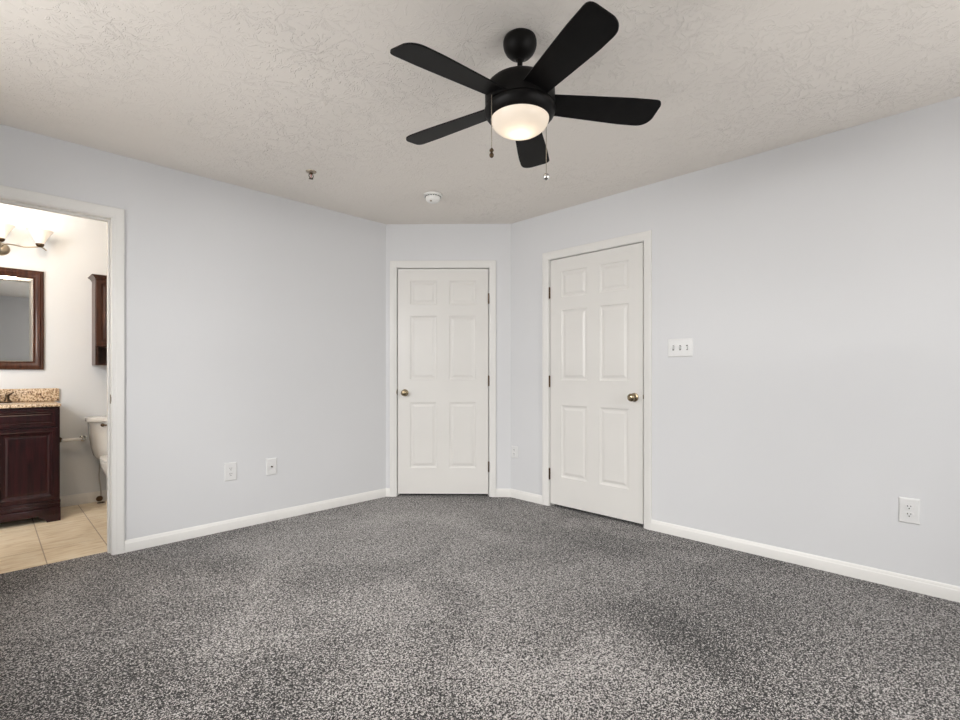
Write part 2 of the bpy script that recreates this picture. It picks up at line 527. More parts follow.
def struct(o, label, cat):
    return tag(o, label, cat, None, 'structure')
def wall(name, fr, u0, u1, ops, m, label, th=T, top=H):
    bm = BM()
    xs = sorted({u0, u1} | {v for o in ops for v in o[:2]})
    zs = sorted({0, top} | {v for o in ops for v in o[2:]})
    def solid(i, j):
        if not (0 <= i < len(xs) - 1 and 0 <= j < len(zs) - 1): return False
        cx, cz = (xs[i] + xs[i + 1]) / 2, (zs[j] + zs[j + 1]) / 2
        return not any(o[0] < cx < o[1] and o[2] < cz < o[3] for o in ops)
    def q(*v): bm.faces.new([bm.verts.new(c) for c in v])
    for i in range(len(xs) - 1):
        for j in range(len(zs) - 1):
            if not solid(i, j): continue
            a, b, c, d = xs[i], xs[i + 1], zs[j], zs[j + 1]
            q((a, 0, c), (b, 0, c), (b, 0, d), (a, 0, d))
            q((a, th, c), (a, th, d), (b, th, d), (b, th, c))
            if not solid(i - 1, j): q((a, 0, c), (a, 0, d), (a, th, d), (a, th, c))
            if not solid(i + 1, j): q((b, 0, c), (b, th, c), (b, th, d), (b, 0, d))
            if not solid(i, j - 1): q((a, 0, c), (a, th, c), (b, th, c), (b, 0, c))
            if not solid(i, j + 1): q((a, 0, d), (b, 0, d), (b, th, d), (a, th, d))
    bmesh.ops.remove_doubles(bm, verts=bm.verts, dist=1e-5)
    loc, rz = FR[fr] if isinstance(fr, str) else fr
    return struct(obj(name, bm, m, None, None, loc, rz), label, 'wall')

def slab(name, x0, x1, y0, y1, z0, z1, m, label, cat):
    return struct(obj(name, box(BM(), x0, x1, y0, y1, z0, z1), m), label, cat)
slab('floor', XW - T, RW + T, YS - T, LW + .09, -.10, 0, 'carpet', 'grey salt-and-pepper cut pile carpet covering the bedroom floor', 'floor')
slab('floor_bathroom', BX0 - T, BX1 + T, LW + .09, BY + T, -.10, -.004, 'tile', 'beige ceramic tile floor beyond the open bathroom doorway', 'floor')
slab('ceiling', XW - T, RW + T, YS - T, LW + .06, H, H + .08, 'ceiling', 'warm white stomp-textured bedroom ceiling', 'ceiling')
slab('ceiling_bathroom', BX0 - T, BX1 + T, LW + .06, BY + T, H, H + .08, 'bath_ceiling', 'white ceiling of the bathroom beyond the doorway', 'ceiling')

# door openings (in each wall's own run)
BD0, BD1, BDZ = -.185 - XW, .541 - XW, 2.046            # bathroom doorway, clear
CD0, CD1 = .108, .920                                    # closet door slab on the angled wall
ED0, ED1 = CB.y - 2.427, CB.y - 1.613                    # entry door slab on the right wall
DZ0, DZ1 = .024, 2.040
JT, GAP = .018, .0065
def op(a, b, z): return (a - GAP - JT, b + GAP + JT, 0, z + GAP + JT)
wall('wall_left', 'left', -T, CA.x - XW + .05, [(BD0 - JT, BD1 + JT, 0, BDZ + JT)], 'wall', 'pale blue-grey left wall with the bathroom doorway')
wall('wall_corner', 'corner', 0, DLEN, [op(CD0, CD1, DZ1)], 'wall', 'pale angled wall across the far corner around the closet door')
wall('wall_right', 'right', -.05, CB.y - YS + T, [op(ED0, ED1, DZ1)], 'wall', 'pale blue-grey right wall with the entry door and light switches')
W1 = (1.10 - YS, 2.80 - YS, .75, 2.10)                    # window in the side wall
W2 = (RW - 2.60, RW - .98, .75, 2.10)                   # window added in the unseen rear wall as a daylight source
wall('wall_side', 'side', 0, LW - YS, [W1], 'wall', 'pale wall beside the photographer with a wide window')
wall('wall_rear', 'rear', 0, RW - XW + T, [W2], 'wall', 'pale wall behind the photographer with an added window')
wall('wall_bathroom_back', ((BX0 - T, BY, 0), 0), 0, BX1 - BX0 + 2 * T, [], 'bath_wall', 'cream bathroom wall behind the vanity and toilet')
wall('wall_bathroom_right', ((BX1, BY, 0), -PI / 2), 0, BY - LW - T, [], 'bath_wall', 'cream bathroom end wall past the toilet')
wall('wall_bathroom_left', ((BX0, LW + T, 0), PI / 2), 0, BY - LW - T, [], 'bath_wall', 'cream bathroom end wall left of the vanity')
# black panels added behind the two closed doors to block light and darken the gaps
for nm, fr, a, b, lb in (('closet_gap_backing', 'corner', CD0 - .06, CD1 + .06, 'added black panel shading the gaps behind the corner door'), ('hallway_gap_backing', 'right', ED0 - .06, ED1 + .06, 'added black panel shading the gaps behind the entry door')):
    loc, rz = FR[fr]
    struct(obj(nm, box(BM(), a, b, T + .001, T + .02, -.02, 2.14), 'dark', None, None, loc, rz), lb, 'wall')

# baseboards
BB = [(0, 0), (.013, 0), (.013, .052), (.0115, .056), (.0095, .058), (.0085, .064), (.005, .071), (.0025, .073), (0, .073)]
CW = .0575
def baseboard(name, fr, runs, label, k=1.0, m0=0, m1=0):
    bm = BM()
    for i, (a, b) in enumerate(runs):
        extrude_profile(bm, [(d, z * k) for d, z in BB], a, b, m0 if i == 0 else 0, m1 if i == len(runs) - 1 else 0)
    loc, rz = FR[fr] if isinstance(fr, str) else fr
    return struct(obj(name, bm, 'trim', None, 30, loc, rz), label, 'baseboard')
mit = math.tan(R(22.5))
cas = .005 + CW
baseboard('baseboard_left', 'left', [(0, BD0 - cas), (BD1 + cas, CA.x - XW)], 'white baseboard along the left wall', 1, 0, -mit)
baseboard('baseboard_corner', 'corner', [(0, CD0 - GAP - cas), (CD1 + GAP + cas, DLEN)], 'short white baseboard pieces beside the closet door', 1, mit, -mit)
baseboard('baseboard_right', 'right', [(0, ED0 - GAP - cas), (ED1 + GAP + cas, CB.y - YS)], 'white baseboard along the right wall', 1, mit, 0)
baseboard('baseboard_side', 'side', [(0, LW - YS)], 'white baseboard below the side window')
baseboard('baseboard_rear', 'rear', [(0, RW - XW)], 'white baseboard along the wall behind the photographer')
baseboard('baseboard_bathroom', ((BX0, BY, -.004), 0), [(.40 + .025 - BX0, BX1 - BX0)], 'white baseboard behind the toilet in the bathroom', 1.2)

# door casings with jambs
CP = [(0, 0), (0, .008), (.004, .0095), (.016, .0105), (.019, .0125), (.028, .014), (.044, .0165), (.054, .0165), (.0575, .0145), (.0575, 0)]
def doorway(name, fr, a, b, zt, label, stop=True, both=False, strike=None, strike_y=.010):
    """casing round the clear opening a..b, zt; jamb boxes and stop as children"""
    loc, rz = FR[fr]
    bm = frame_sweep(BM(), CP, a - .005, b + .005, 0, zt + .005, legs=True)
    o = struct(obj(name, bm, 'trim', None, 25, loc, rz), label, 'door frame')
    jb = BM()
    box(jb, a - JT, a, 0, T, 0, zt); box(jb, b, b + JT, 0, T, 0, zt); box(jb, a - JT, b + JT, 0, T, zt, zt + JT)
    obj('door_jamb', jb, 'trim', o)
    if stop:
        sb = BM()
        s0, s1 = stop
        box(sb, a, a + .011, s0, s1, 0, zt, .002, 1); box(sb, b - .011, b, s0, s1, 0, zt, .002, 1); box(sb, a + .011, b - .011, s0, s1, zt - .011, zt, .002, 1)
        obj('door_stop', sb, 'trim', o)
    if both:
        bk = frame_sweep(BM(), CP, a - .005, b + .005, 0, zt + .005, legs=True)
        for v in bk.verts: v.co.y = T - v.co.y
        obj('casing', bk, 'trim', o, 25)
    if strike:
        x, s, z = strike
        st = box(BM(), x - .0012, x + .0012, strike_y, strike_y + .03, z - .028, z + .028, .001, 1)
        box(st, x - .003 if s > 0 else x - .002, x + .002 if s > 0 else x + .003, strike_y - .010, strike_y + .001, z - .014, z + .014, .0008, 1)
        p = obj('strike_plate', st, 'brass', o)
        p['label'] = 'small brass strike plate'
    return o
doorway('trim_1', 'left', BD0, BD1, BDZ, 'white moulded casing round the open bathroom doorway', (.045, .080), True, (BD1 - .0005, -1, .945), .013)
doorway('trim_2', 'corner', CD0 - GAP, CD1 + GAP, DZ1 + GAP, 'white moulded casing round the closet door', (.042, .08), False, (CD0 - GAP, 1, .935), .001)
doorway('trim_3', 'right', ED0 - GAP, ED1 + GAP, DZ1 + GAP, 'white moulded casing round the entry door', (.042, .08), False, (ED1 + GAP, -1, .935), .001)

# six-panel doors
def six_panel(name, fr, a, b, hinge_left, label):
    loc, rz = FR[fr]
    Wd = b - a
    st, ms = .110, .113
    pw = (Wd - 2 * st - ms) / 2
    cols = [(a + st, a + st + pw), (b - st - pw, b - st)]
    rows = [(.255, .842), (1.048, 1.618), (1.720, 1.933)]
    pan = [(c[0], c[1], r[0], r[1]) for c in cols for r in rows]
    steps = [(.002, .0045), (.008, .0075), (.014, .0088), (.021, .0088), (.024, .0080), (.038, .0028), (.041, .0022)]
    bm = panelled(BM(), a, b, DZ0, DZ1, .004, .035, pan, steps)
    d = struct(obj(name, bm, 'door', None, None, loc, rz), label, 'door')
    kx = (b - .066) if hinge_left else (a + .064)
    kp = [(0, .0), (.032, 0), (.032, .003), (.029, .007), (.016, .010), (.0115, .014), (.0105, .026), (.013, .031), (.022, .036), (.0275, .044), (.0285, .051), (.026, .058), (.019, .063), (.010, .065), (0, .0655)]
    k = obj('door_knob', lathe(BM(), kp, 32, (kx, .004, .929), 'Y'), 'brass', d, 40)
    k['label'] = 'round brass door knob'
    hx = (a - GAP / 2) if hinge_left else (b + GAP / 2)
    sg = 1 if hinge_left else -1
    for zc in (1.772, 1.036, .268):
        hb = BM()
        lathe(hb, [(0, -.050), (.003, -.049), (.0045, -.0455), (.0062, -.045), (.0062, .045), (.0045, .0455), (.003, .049), (0, .050)], 14, (hx, -.0025, zc))
        box(hb, hx - .002, hx + .002, 0, .02, zc - .044, zc + .044)
        h = obj('hinge', hb, 'bronze', d, 40)
        h['label'] = 'dark bronze butt hinge'
    return d
six_panel('door_1', 'corner', CD0, CD1, False, 'white six-panel closet door in the angled corner wall, knob on its left')
six_panel('door_2', 'right', ED0, ED1, True, 'white six-panel entry door in the right wall, knob on its right')

# unseen windows behind the photographer; the rear one added as a daylight source
def window(name, fr, o4, label):
    loc, rz = FR[fr]
    a, b, c, d = o4
    bm = frame_sweep(BM(), CP, a - .005, b + .005, c - .005, d + .005)
    o = struct(obj(name, bm, 'trim', None, 25, loc, rz), label, 'window')
    f = BM()
    for x0, x1, z0, z1 in ((a, a + .045, c, d), (b - .045, b, c, d), (a + .045, b - .045, c, c + .045), (a + .045, b - .045, d - .045, d), ((a + b) / 2 - .03, (a + b) / 2 + .03, c + .045, d - .045)):
        box(f, x0, x1, .05, .10, z0, z1)
    for x0, x1 in ((a + .045, (a + b) / 2 - .03), ((a + b) / 2 + .03, b - .045)):
        box(f, x0, x1, .055, .09, (c + d) / 2 - .02, (c + d) / 2 + .02)
    obj('window_sash', f, 'plastic', o)
    obj('sill', box(BM(), a - .03, b + .03, -.045, .05, c - .02, c, .004, 2), 'trim', o)
    obj('pane', box(BM(), a + .02, b - .02, .070, .074, c + .02, d - .02), 'pane', o)
window('window_1', 'side', W1, 'white framed double window in the side wall')
window('window_2', 'rear', W2, 'white framed double window added in the unseen rear wall for daylight')

# ------------------------------------------------------------------ ceiling fan
fan = thing('ceiling_fan', 'matte black five-blade ceiling fan with a lit frosted bowl light', 'ceiling fan', (1.4985, 1.2500, H))
obj('canopy', lathe(BM(), [(0, 0), (.058, 0), (.063, -.004), (.0665, -.016), (.0668, -.028), (.064, -.042), (.057, -.057), (.045, -.070), (.030, -.079), (.020, -.083), (.0165, -.088), (0, -.088)], 40), 'fan', fan, 40)
obj('downrod', lathe(BM(), [(0, -.080), (.0105, -.080), (.0105, -.152), (0, -.152)], 20), 'fan', fan, 40)
hz = [(0, -.142), (.020, -.142), (.024, -.149), (.034, -.153), (.060, -.155), (.080, -.160), (.092, -.169), (.096, -.177), (.104, -.180), (.1205, -.186), (.1320, -.197), (.1375, -.211), (.1390, -.230), (.1390, -.262), (.1375, -.277), (.130, -.279), (0, -.279)]
obj('motor_housing', lathe(BM(), hz, 56), 'fan', fan, 35)
kit = [(0, -.274), (.133, -.274), (.133, -.282), (.1405, -.284), (.1415, -.290), (.1405, -.298), (.136, -.309), (.128, -.319), (.1205, -.325), (.1165, -.3265), (.1165, -.322), (0, -.322)]
obj('light_kit_ring', lathe(BM(), kit, 56), 'fan', fan, 35)
bp = [(.1155 * math.cos(t), -.3245 - .064 * math.sin(t)) for t in [k / 18 * PI / 2 for k in range(18)]] + [(0, -.3885)]
bowl = obj('glass_bowl', shell(BM(), bp, 56), 'bowl', fan, 60)
bowl['label'] = 'lit frosted white glass bowl'
lamp('light_bulb', fan, (0, 0, -.350), .42, (1, .80, .58), .022)
def blade_bm():
    bm = BM()
    R0, R1, W0, W1 = .105, .558, .0515, .071
    # corners: root -, root +, tip + (set back, softer), tip - (reaches further)
    def arc(p, c, q, rad, n):
        p, c, q = Vector(p), Vector(c), Vector(q)
        a, b = c + (p - c).normalized() * rad, c + (q - c).normalized() * rad
        return [(1 - t) ** 2 * a + 2 * t * (1 - t) * c + t * t * b for t in [k / n for k in range(n + 1)]]
    rp, rm, tp_, tm = (R0, W0), (R0, -W0), (R1 - .012, W1 + .004), (R1 + .002, -W1 + .004)
    tip_mid = (R1 + .004, .004)
    edge = [Vector((R0 + (R1 - .085 - R0) * k / 9, W0 + (W1 + .004 - W0) * min(1, (k / 9) * 1.15))) for k in range(10)]
    edge2 = [Vector((R0 + (R1 - .07 - R0) * k / 9, -(W0 + (W1 - .004 - W0) * min(1, (k / 9) * 1.15)))) for k in range(10)]
    out = edge + arc(edge[-1], tp_, tip_mid, .050, 8) + arc(tip_mid, tm, edge2[-1], .028, 8) + edge2[::-1]
    P = R(-12.2)
    def v(r, y, z): return (r, y * math.cos(P) - z * math.sin(P), y * math.sin(P) + z * math.cos(P))
    A = [bm.verts.new(v(r, y, .003)) for r, y in out]
    B = [bm.verts.new(v(r, y, -.003)) for r, y in out]
    bm.faces.new(A); bm.faces.new(B[::-1])
    m = len(out)
    for k in range(m):
        bm.faces.new((A[k], B[k], B[(k + 1) % m], A[(k + 1) % m]))
    return bm
def iron_bm():
    bm = BM()
    P = R(-12.2)
    box(bm, .10, .20, -.022, .022, .0035, .0075, .0015, 1)
    for v_ in bm.verts:
        y, z = v_.co.y, v_.co.z
        v_.co.y, v_.co.z = y * math.cos(P) - z * math.sin(P), y * math.sin(P) + z * math.cos(P)
    return bm
bl0 = obj('blade', blade_bm(), 'blade', fan)
ir0 = obj('blade_iron', iron_bm(), 'fan', bl0)
for k in range(5):
    b = bl0 if k == 0 else bl0.copy()
    if k:
        COL.objects.link(b); b.parent = fan
        i2 = ir0.copy(); COL.objects.link(i2); i2.parent = b
    b.location = (0, 0, -.257)
    b.rotation_euler = (0, R(2.0), R(174.93 - 72 * k))
def chain(dx, dy, ztop, zend, ball):
    bm = BM()
    z = ztop
    tube(bm, [(dx, dy, ztop), (dx, dy, zend)], .0011, 8)
    while z > zend + .004:
        bmesh.ops.create_icosphere(bm, subdivisions=1, radius=.0018, matrix=Matrix.Translation((dx, dy, z)))
        z -= .0048
    c = obj('pull_chain', bm, 'nickel', fan, 60)
    c['label'] = 'thin beaded metal pull chain'
    if ball:
        p = [(0, .004), (.003, .003)] + [(.0145 * math.sin(t), -.0115 + .0145 * math.cos(t)) for t in [k / 12 * PI for k in range(2, 13)]]
        obj('pull_knob', lathe(BM(), p, 20, (dx, dy, zend)), 'chrome', c, 60)
    else:
        p = [(0, .004), (.004, .002), (.008, -.004), (.0085, -.008), (.004, -.013), (.006, -.017), (.0088, -.022), (.0085, -.028), (.005, -.033), (0, -.035)]
        obj('pull_knob', lathe(BM(), p, 20, (dx, dy, zend)), 'bronze', c, 60)
fw, rt = Vector((.713, .701)), Vector((.701, -.713))
q = -.115 * rt - .083 * fw
chain(q.x, q.y, -.275, -.480, False)
q = .115 * rt + .072 * fw
chain(q.x, q.y, -.300, -.513, True)

# ------------------------------------------------------------------ ceiling and wall fittings
sm = thing('smoke_detector', 'round white smoke detector on the ceiling near the angled wall', 'smoke detector', (2.353, 2.806, H))
obj('mounting_plate', lathe(BM(), [(0, 0), (.066, 0), (.070, -.003), (.070, -.013), (.066, -.016), (0, -.016)], 40), 'detector', sm, 40)
v = BM()
for k in range(20):
    a = 2 * PI * k / 20
    box(v, -.0055, .0055, .0575, .0595, -.0235, -.0185)
    for w_ in list(v.verts)[-8:]:
        x, y = w_.co.x, w_.co.y
        w_.co.x, w_.co.y = x * math.cos(a) - y * math.sin(a), x * math.sin(a) + y * math.cos(a)
obj('vent_slots', v, 'slot', sm)
obj('detector_body', lathe(BM(), [(0, -.016), (.056, -.016), (.056, -.028), (.0545, -.037), (.049, -.048), (.040, -.055), (.027, -.059), (0, -.060)], 40), 'detector', sm, 40)
tb = lathe(BM(), [(0, .001), (.009, .001), (.009, -.003), (.007, -.0045), (0, -.0045)], 18, (-.030, -.012, -.0560))
obj('test_button', tb, 'nickel', sm, 40)

sp = thing('sprinkler_head', 'small metal fire sprinkler head on the ceiling left of the smoke detector', 'sprinkler', (1.518, 3.062, H))
obj('escutcheon', lathe(BM(), [(0, 0), (.034, 0), (.032, -.005), (.018, -.010), (0, -.010)], 28), 'nickel', sp, 40)
fb = lathe(BM(), [(0, -.006), (.011, -.006), (.011, -.016), (.008, -.018), (0, -.018)], 16)
tube(fb, [(-.009, 0, -.016), (-.015, 0, -.028), (-.010, 0, -.041), (0, 0, -.046)], .0026, 8, 4)
tube(fb, [(.009, 0, -.016), (.015, 0, -.028), (.010, 0, -.041), (0, 0, -.046)], .0026, 8, 4)
obj('yoke', fb, 'bronze', sp, 60)
obj('glass_bulb', lathe(BM(), [(0, -.018), (.0028, -.020), (.0028, -.040), (0, -.043)], 10), 'red_bulb', sp, 60)
df = lathe(BM(), [(0, -.046), (.007, -.046), (.007, -.0475), (0, -.0475)], 16)
for k in range(12):
    a = 2 * PI * k / 12
    tube(df, [(.005 * math.cos(a), .005 * math.sin(a), -.047), (.014 * math.cos(a), .014 * math.sin(a), -.048)], .0018, 6)
obj('deflector', df, 'bronze', sp, 60)

def plate(parent, w_, h_):
    bm = BM()
    # bevelled cover plate
    pr = [(w_ / 2, h_ / 2, 0), (w_ / 2, h_ / 2, .002), (w_ / 2 - .002, h_ / 2 - .002, .0045), (w_ / 2 - .006, h_ / 2 - .006, .0060)]
    L = [[bm.verts.new((sx * a, -d, sz * b)) for sx, sz in ((-1, -1), (1, -1), (1, 1), (-1, 1))] for a, b, d in pr]
    for A, B in zip(L, L[1:]):
        for k in range(4): bm.faces.new((A[k], A[(k + 1) % 4], B[(k + 1) % 4], B[k]))
    bm.faces.new(L[-1]); bm.faces.new(L[0])
    return obj('cover_plate', bm, 'plastic', parent)
def screw(parent, x, z):
    bm = lathe(BM(), [(0, .0055), (.0033, .0055), (.0030, .0072), (0, .0075)], 12, (x, 0, z), 'Y')
    obj('screw', bm, 'plastic', parent, 40)
def outlet(label, loc, rz, w_=.082, h_=.128):
    t = thing('wall_outlet', label, 'outlet', loc, rz, 'white duplex outlets low on the walls')
    plate(t, w_, h_)
    for s in (1, -1):
        z = s * .0195
        bm = BM()
        ring = [(.0172 * math.cos(a), max(-.0125, min(.0125, .0172 * math.sin(a)))) for a in [2 * PI * k / 32 for k in range(32)]]
        A = [bm.verts.new((x, -.0055, z + y)) for x, y in ring]
        B = [bm.verts.new((x * .96, -.0082, z + y * .96)) for x, y in ring]
        for k in range(32): bm.faces.new((A[k], A[(k + 1) % 32], B[(k + 1) % 32], B[k]))
        bm.faces.new(B); bm.faces.new(A)
        so = obj('socket', bm, 'plastic', t)
        sb = BM()
        box(sb, -.0075, -.0048, -.0088, -.0080, z + .0005, z + .0088)
        box(sb, .0048, .0075, -.0088, -.0080, z + .0015, z + .0080)
        lathe(sb, [(0, .0080), (.0028, .0080), (.0028, .0088), (0, .0088)], 12, (0, 0, z - .0068), 'Y')
        obj('socket_slots', sb, 'slot', so)
    screw(t, 0, 0)
    return t
outlet('white duplex outlet low on the left wall, left of the coaxial plate', (1.2185, LW, .410), 0)
outlet('white duplex outlet low on the right wall, far right of the entry door', (RW, .181, .404), -PI / 2)
outlet('small white duplex outlet between the closet door and the entry door', (RW, 2.812, .405), -PI / 2, .070, .106)
cx_ = thing('coaxial_plate', 'white wall plate with one dark coaxial jack, right of the left-wall outlet', 'wall plate', (1.5055, LW, .406), 0)
plate(cx_, .080, .124)
cb = lathe(BM(), [(0, .005), (.0062, .005), (.0062, .008), (.0046, .008), (.0046, .016), (.0035, .0165), (0, .0165)], 14, (0, 0, 0), 'Y')
j = obj('coaxial_jack', cb, 'bronze', cx_, 40)
j['label'] = 'dark threaded coaxial jack'
screw(cx_, 0, .042); screw(cx_, 0, -.042)

sw = thing('light_switch_plate', 'white triple toggle light switch plate right of the entry door', 'light switch', (RW, 1.344, 1.276), -PI / 2)
plate(sw, .170, .122)
for x, up in ((-.046, 1), (0, 1), (.046, -1)):
    tg = BM()
    A = [(-.005, -.0055, -.012), (.005, -.0055, -.012), (.005, -.0055, .012), (-.005, -.0055, .012)]
    B = [(-.0045, -.018, up * .010 - .004), (.0045, -.018, up * .010 - .004), (.0045, -.018, up * .010 + .003), (-.0045, -.018, up * .010 + .003)]
    A = [tg.verts.new((x + a, b, c)) for a, b, c in A]; B = [tg.verts.new((x + a, b, c)) for a, b, c in B]
    for k in range(4): tg.faces.new((A[k], A[(k + 1) % 4], B[(k + 1) % 4], B[k]))
    tg.faces.new(B); tg.faces.new(A)
    t_ = obj('toggle', tg, 'plastic', sw)
    sl = BM()
    box(sl, x - .0062, x + .0062, -.0064, -.0058, -.0165, .0165)
    obj('toggle_slot', sl, 'slot', t_)
    screw(sw, x, .030); screw(sw, x, -.030)

# ------------------------------------------------------------------ bathroom
VX0, VX1, VF, VB = -.320, .400, 4.840, BY - .003
vx = (VX0 + VX1) / 2
van = thing('vanity_cabinet', 'dark cherry wood bathroom vanity cabinet under the granite top', 'vanity', (vx, BY, -.004), 0)
hwid = (VX1 - VX0) / 2
dep = BY - VF
VZ = .858
bd = BM()
box(bd, -hwid, hwid, -dep + .018, -.003, .10, VZ)
box(bd, -hwid, hwid, -dep, -dep + .018, .155, VZ)
obj('cabinet_body', bd, 'cherry', van)
base = BM()
for (y0, y1, z0, z1) in ((-dep - .010, -dep + .02, .134, .158), (-dep - .003, -dep + .02, .104, .134), (-dep - .013, -dep + .02, .050, .104)):
    box(base, -hwid - .004, hwid + .004, y0, y1, z0, z1, .004, 2)
obj('base_moulding', base, 'cherry', van, 40)
for s in (-1, 1):
    ft = BM()
    x1 = s * (hwid + .004)
    prof = [(0, 0), (.078, 0), (.084, .014), (.098, .026), (.118, .034), (.124, .052), (0, .052)]
    A = [ft.verts.new((x1 - s * a, -dep - .014, z)) for a, z in prof]
    B = [ft.verts.new((x1 - s * a, -dep + .030, z)) for a, z in prof]
    n_ = len(prof)
    for k in range(n_): ft.faces.new((A[k], A[(k + 1) % n_], B[(k + 1) % n_], B[k]))
    ft.faces.new(A); ft.faces.new(B)
    box(ft, min(x1, x1 - s * .03), max(x1, x1 - s * .03), -dep + .030, -.01, 0, .10)
    obj('bracket_foot', ft, 'cherry', van)
FST = [(.002, .003), (.006, .004), (.010, .0015), (.014, .0065), (.020, .0075), (.026, .0035), (.030, .003)]
obj('drawer_front', panelled(BM(), -hwid + .012, hwid - .012, .712, .840, -dep - .016, .016, [(-hwid + .030, hwid - .030, .728, .826)], FST), 'cherry', van)
DST = [(.004, -.004), (.010, -.003), (.015, .004), (.028, .0065), (.033, .0095), (.036, .0095), (.048, .0065)]
for s in (-1, 1):
    a, b = (.002, hwid - .010) if s > 0 else (-hwid + .010, -.002)
    obj('cabinet_door', panelled(BM(), a, b, .164, .702, -dep - .018, .018, [(a + .026, b - .026, .186, .680)], DST), 'cherry', van)

top = thing('countertop', 'speckled beige granite vanity top with backsplash', 'countertop', (vx, BY, VZ - .004), 0)
obj('countertop_slab', box(BM(), -hwid - .006, hwid + .006, -dep - .024, -.003, .0005, .0215, .004, 2), 'granite', top, 40)
obj('backsplash', box(BM(), -hwid - .006, hwid + .034, -.024, -.003, .0215, .127, .009, 3), 'granite', top, 40)
bas = BM()
shell(bas, [(.175, .0222), (.168, .0205), (.160, .015), (.150, .0145)], 40, (0, -dep / 2 - .01, .0005))
for v_ in bas.verts: v_.co.y = -dep / 2 - .02 + (v_.co.y + dep / 2 + .01) * .72
bmesh.ops.holes_fill(bas, edges=[e for e in bas.edges if e.is_boundary and (e.verts[0].co.z < .016)])
obj('sink_basin', bas, 'porcelain', top, 60)

fc = thing('sink_faucet', 'dark bronze two-handle faucet on the granite vanity top', 'faucet', (.072, 5.215, VZ + .018))
obj('faucet_base', box(BM(), -.078, .078, -.026, .026, 0, .014, .005, 3), 'bronze', fc, 40)
obj('spout', tube(BM(), [(0, 0, .012), (0, 0, .06), (0, -.02, .105), (0, -.07, .118), (0, -.11, .095)], [.013, .009], 16, 6), 'bronze', fc, 60)
for s in (-1, 1):
    hb = lathe(BM(), [(0, .012), (.020, .012), (.019, .022), (.012, .032), (.010, .048), (.013, .056), (.009, .064), (0, .066)], 20, (s * .052, 0, 0))
    tube(hb, [(s * .052, 0, .056), (s * .070, -.012, .068), (s * .088, -.020, .082)], [.007, .004], 10, 4)
    obj('faucet_handle', hb, 'bronze', fc, 50)

mi = thing('wall_mirror', 'brown wood framed mirror above the vanity', 'mirror', (.075, BY, 1.530), 0)
MW, MH = .2655, .398
fp = [(0, .010), (.003, .016), (.009, .017), (.013, .013), (.022, .016), (.034, .025), (.044, .027), (.050, .022), (.056, .024), (.066, .020), (.068, .014), (.068, .001)]
obj('mirror_frame', frame_sweep(BM(), fp, -MW + .068, MW - .068, -MH + .068, MH - .068), 'mirror_wood', mi, 30)
g = BM()
a, b = MW - .066, MH - .066
A = [g.verts.new((x * a, -.0105, z * b)) for x, z in ((-1, -1), (1, -1), (1, 1), (-1, 1))]
B = [g.verts.new((x * (a - .022), -.0125, z * (b - .022))) for x, z in ((-1, -1), (1, -1), (1, 1), (-1, 1))]
for k in range(4): g.faces.new((A[k], A[(k + 1) % 4], B[(k + 1) % 4], B[k]))
g.faces.new(B)
C_ = [g.verts.new((x * a, -.003, z * b)) for x, z in ((-1, -1), (1, -1), (1, 1), (-1, 1))]
for k in range(4): g.faces.new((A[k], C_[k], C_[(k + 1) % 4], A[(k + 1) % 4]))
g.faces.new(C_)
obj('mirror_glass', g, 'mirror', mi)

bl_ = lamp('bathroom_fill_light', None, (.15, 4.25, H - .13), 18, (1, .80, .59), .12)  # unseen fill lamp added to brighten the bathroom, without a fixture

vl = thing('vanity_light', 'nickel three-arm vanity light with frosted glass shades above the mirror', 'wall light', (.085, BY, 2.070), 0)
bpz = lathe(BM(), [(0, .001), (.058, .001), (.058, .006), (.052, .014), (.036, .022), (.014, .027), (0, .028)], 36, (0, 0, 0), 'Y')
for v_ in bpz.verts: v_.co.z *= .88
obj('back_plate', bpz, 'nickel', vl, 40)
arms = {-1: [(0, -.024, .005), (-.03, -.07, .028), (-.075, -.12, .022), (-.13, -.155, .010), (-.185, -.16, .018), (-.224, -.158, .027), (-.245, -.156, .018), (-.262, -.155, .004)],
        1: [(0, -.024, .005), (.03, -.07, .028), (.075, -.12, .022), (.13, -.155, .010), (.185, -.16, .018), (.224, -.158, .027), (.245, -.156, .018), (.262, -.155, .004)],
        0: [(0, -.026, .0), (0, -.07, -.012), (0, -.12, -.008), (0, -.158, .014), (0, -.160, .030)]}
for s, pts in arms.items():
    obj('arm', tube(BM(), pts, .0052, 10, 5), 'nickel', vl, 60)
    x = s * .222
    cup = lathe(BM(), [(0, .024), (.012, .024), (.022, .032), (.027, .044), (.026, .050), (0, .050)], 24, (x, -.160, 0))
    so = obj('lamp_socket', cup, 'bronze', vl, 40)
    so['label'] = 'dark socket cup under the glass shade'
    sh = shell(BM(), [(.0245, .048), (.030, .062), (.042, .088), (.058, .118), (.072, .140), (.0815, .152), (.0805, .1535), (.0705, .141), (.0565, .119), (.0405, .089), (.0285, .063), (.0235, .050)], 40, (x, -.160, 0))
    o = obj('glass_shade', sh, 'shade', vl, 60)
    o['label'] = 'frosted white bell glass shade'
    lamp('light_bulb', vl, (x, -.160, .105), 1.1, (1, .95, .89), .026)

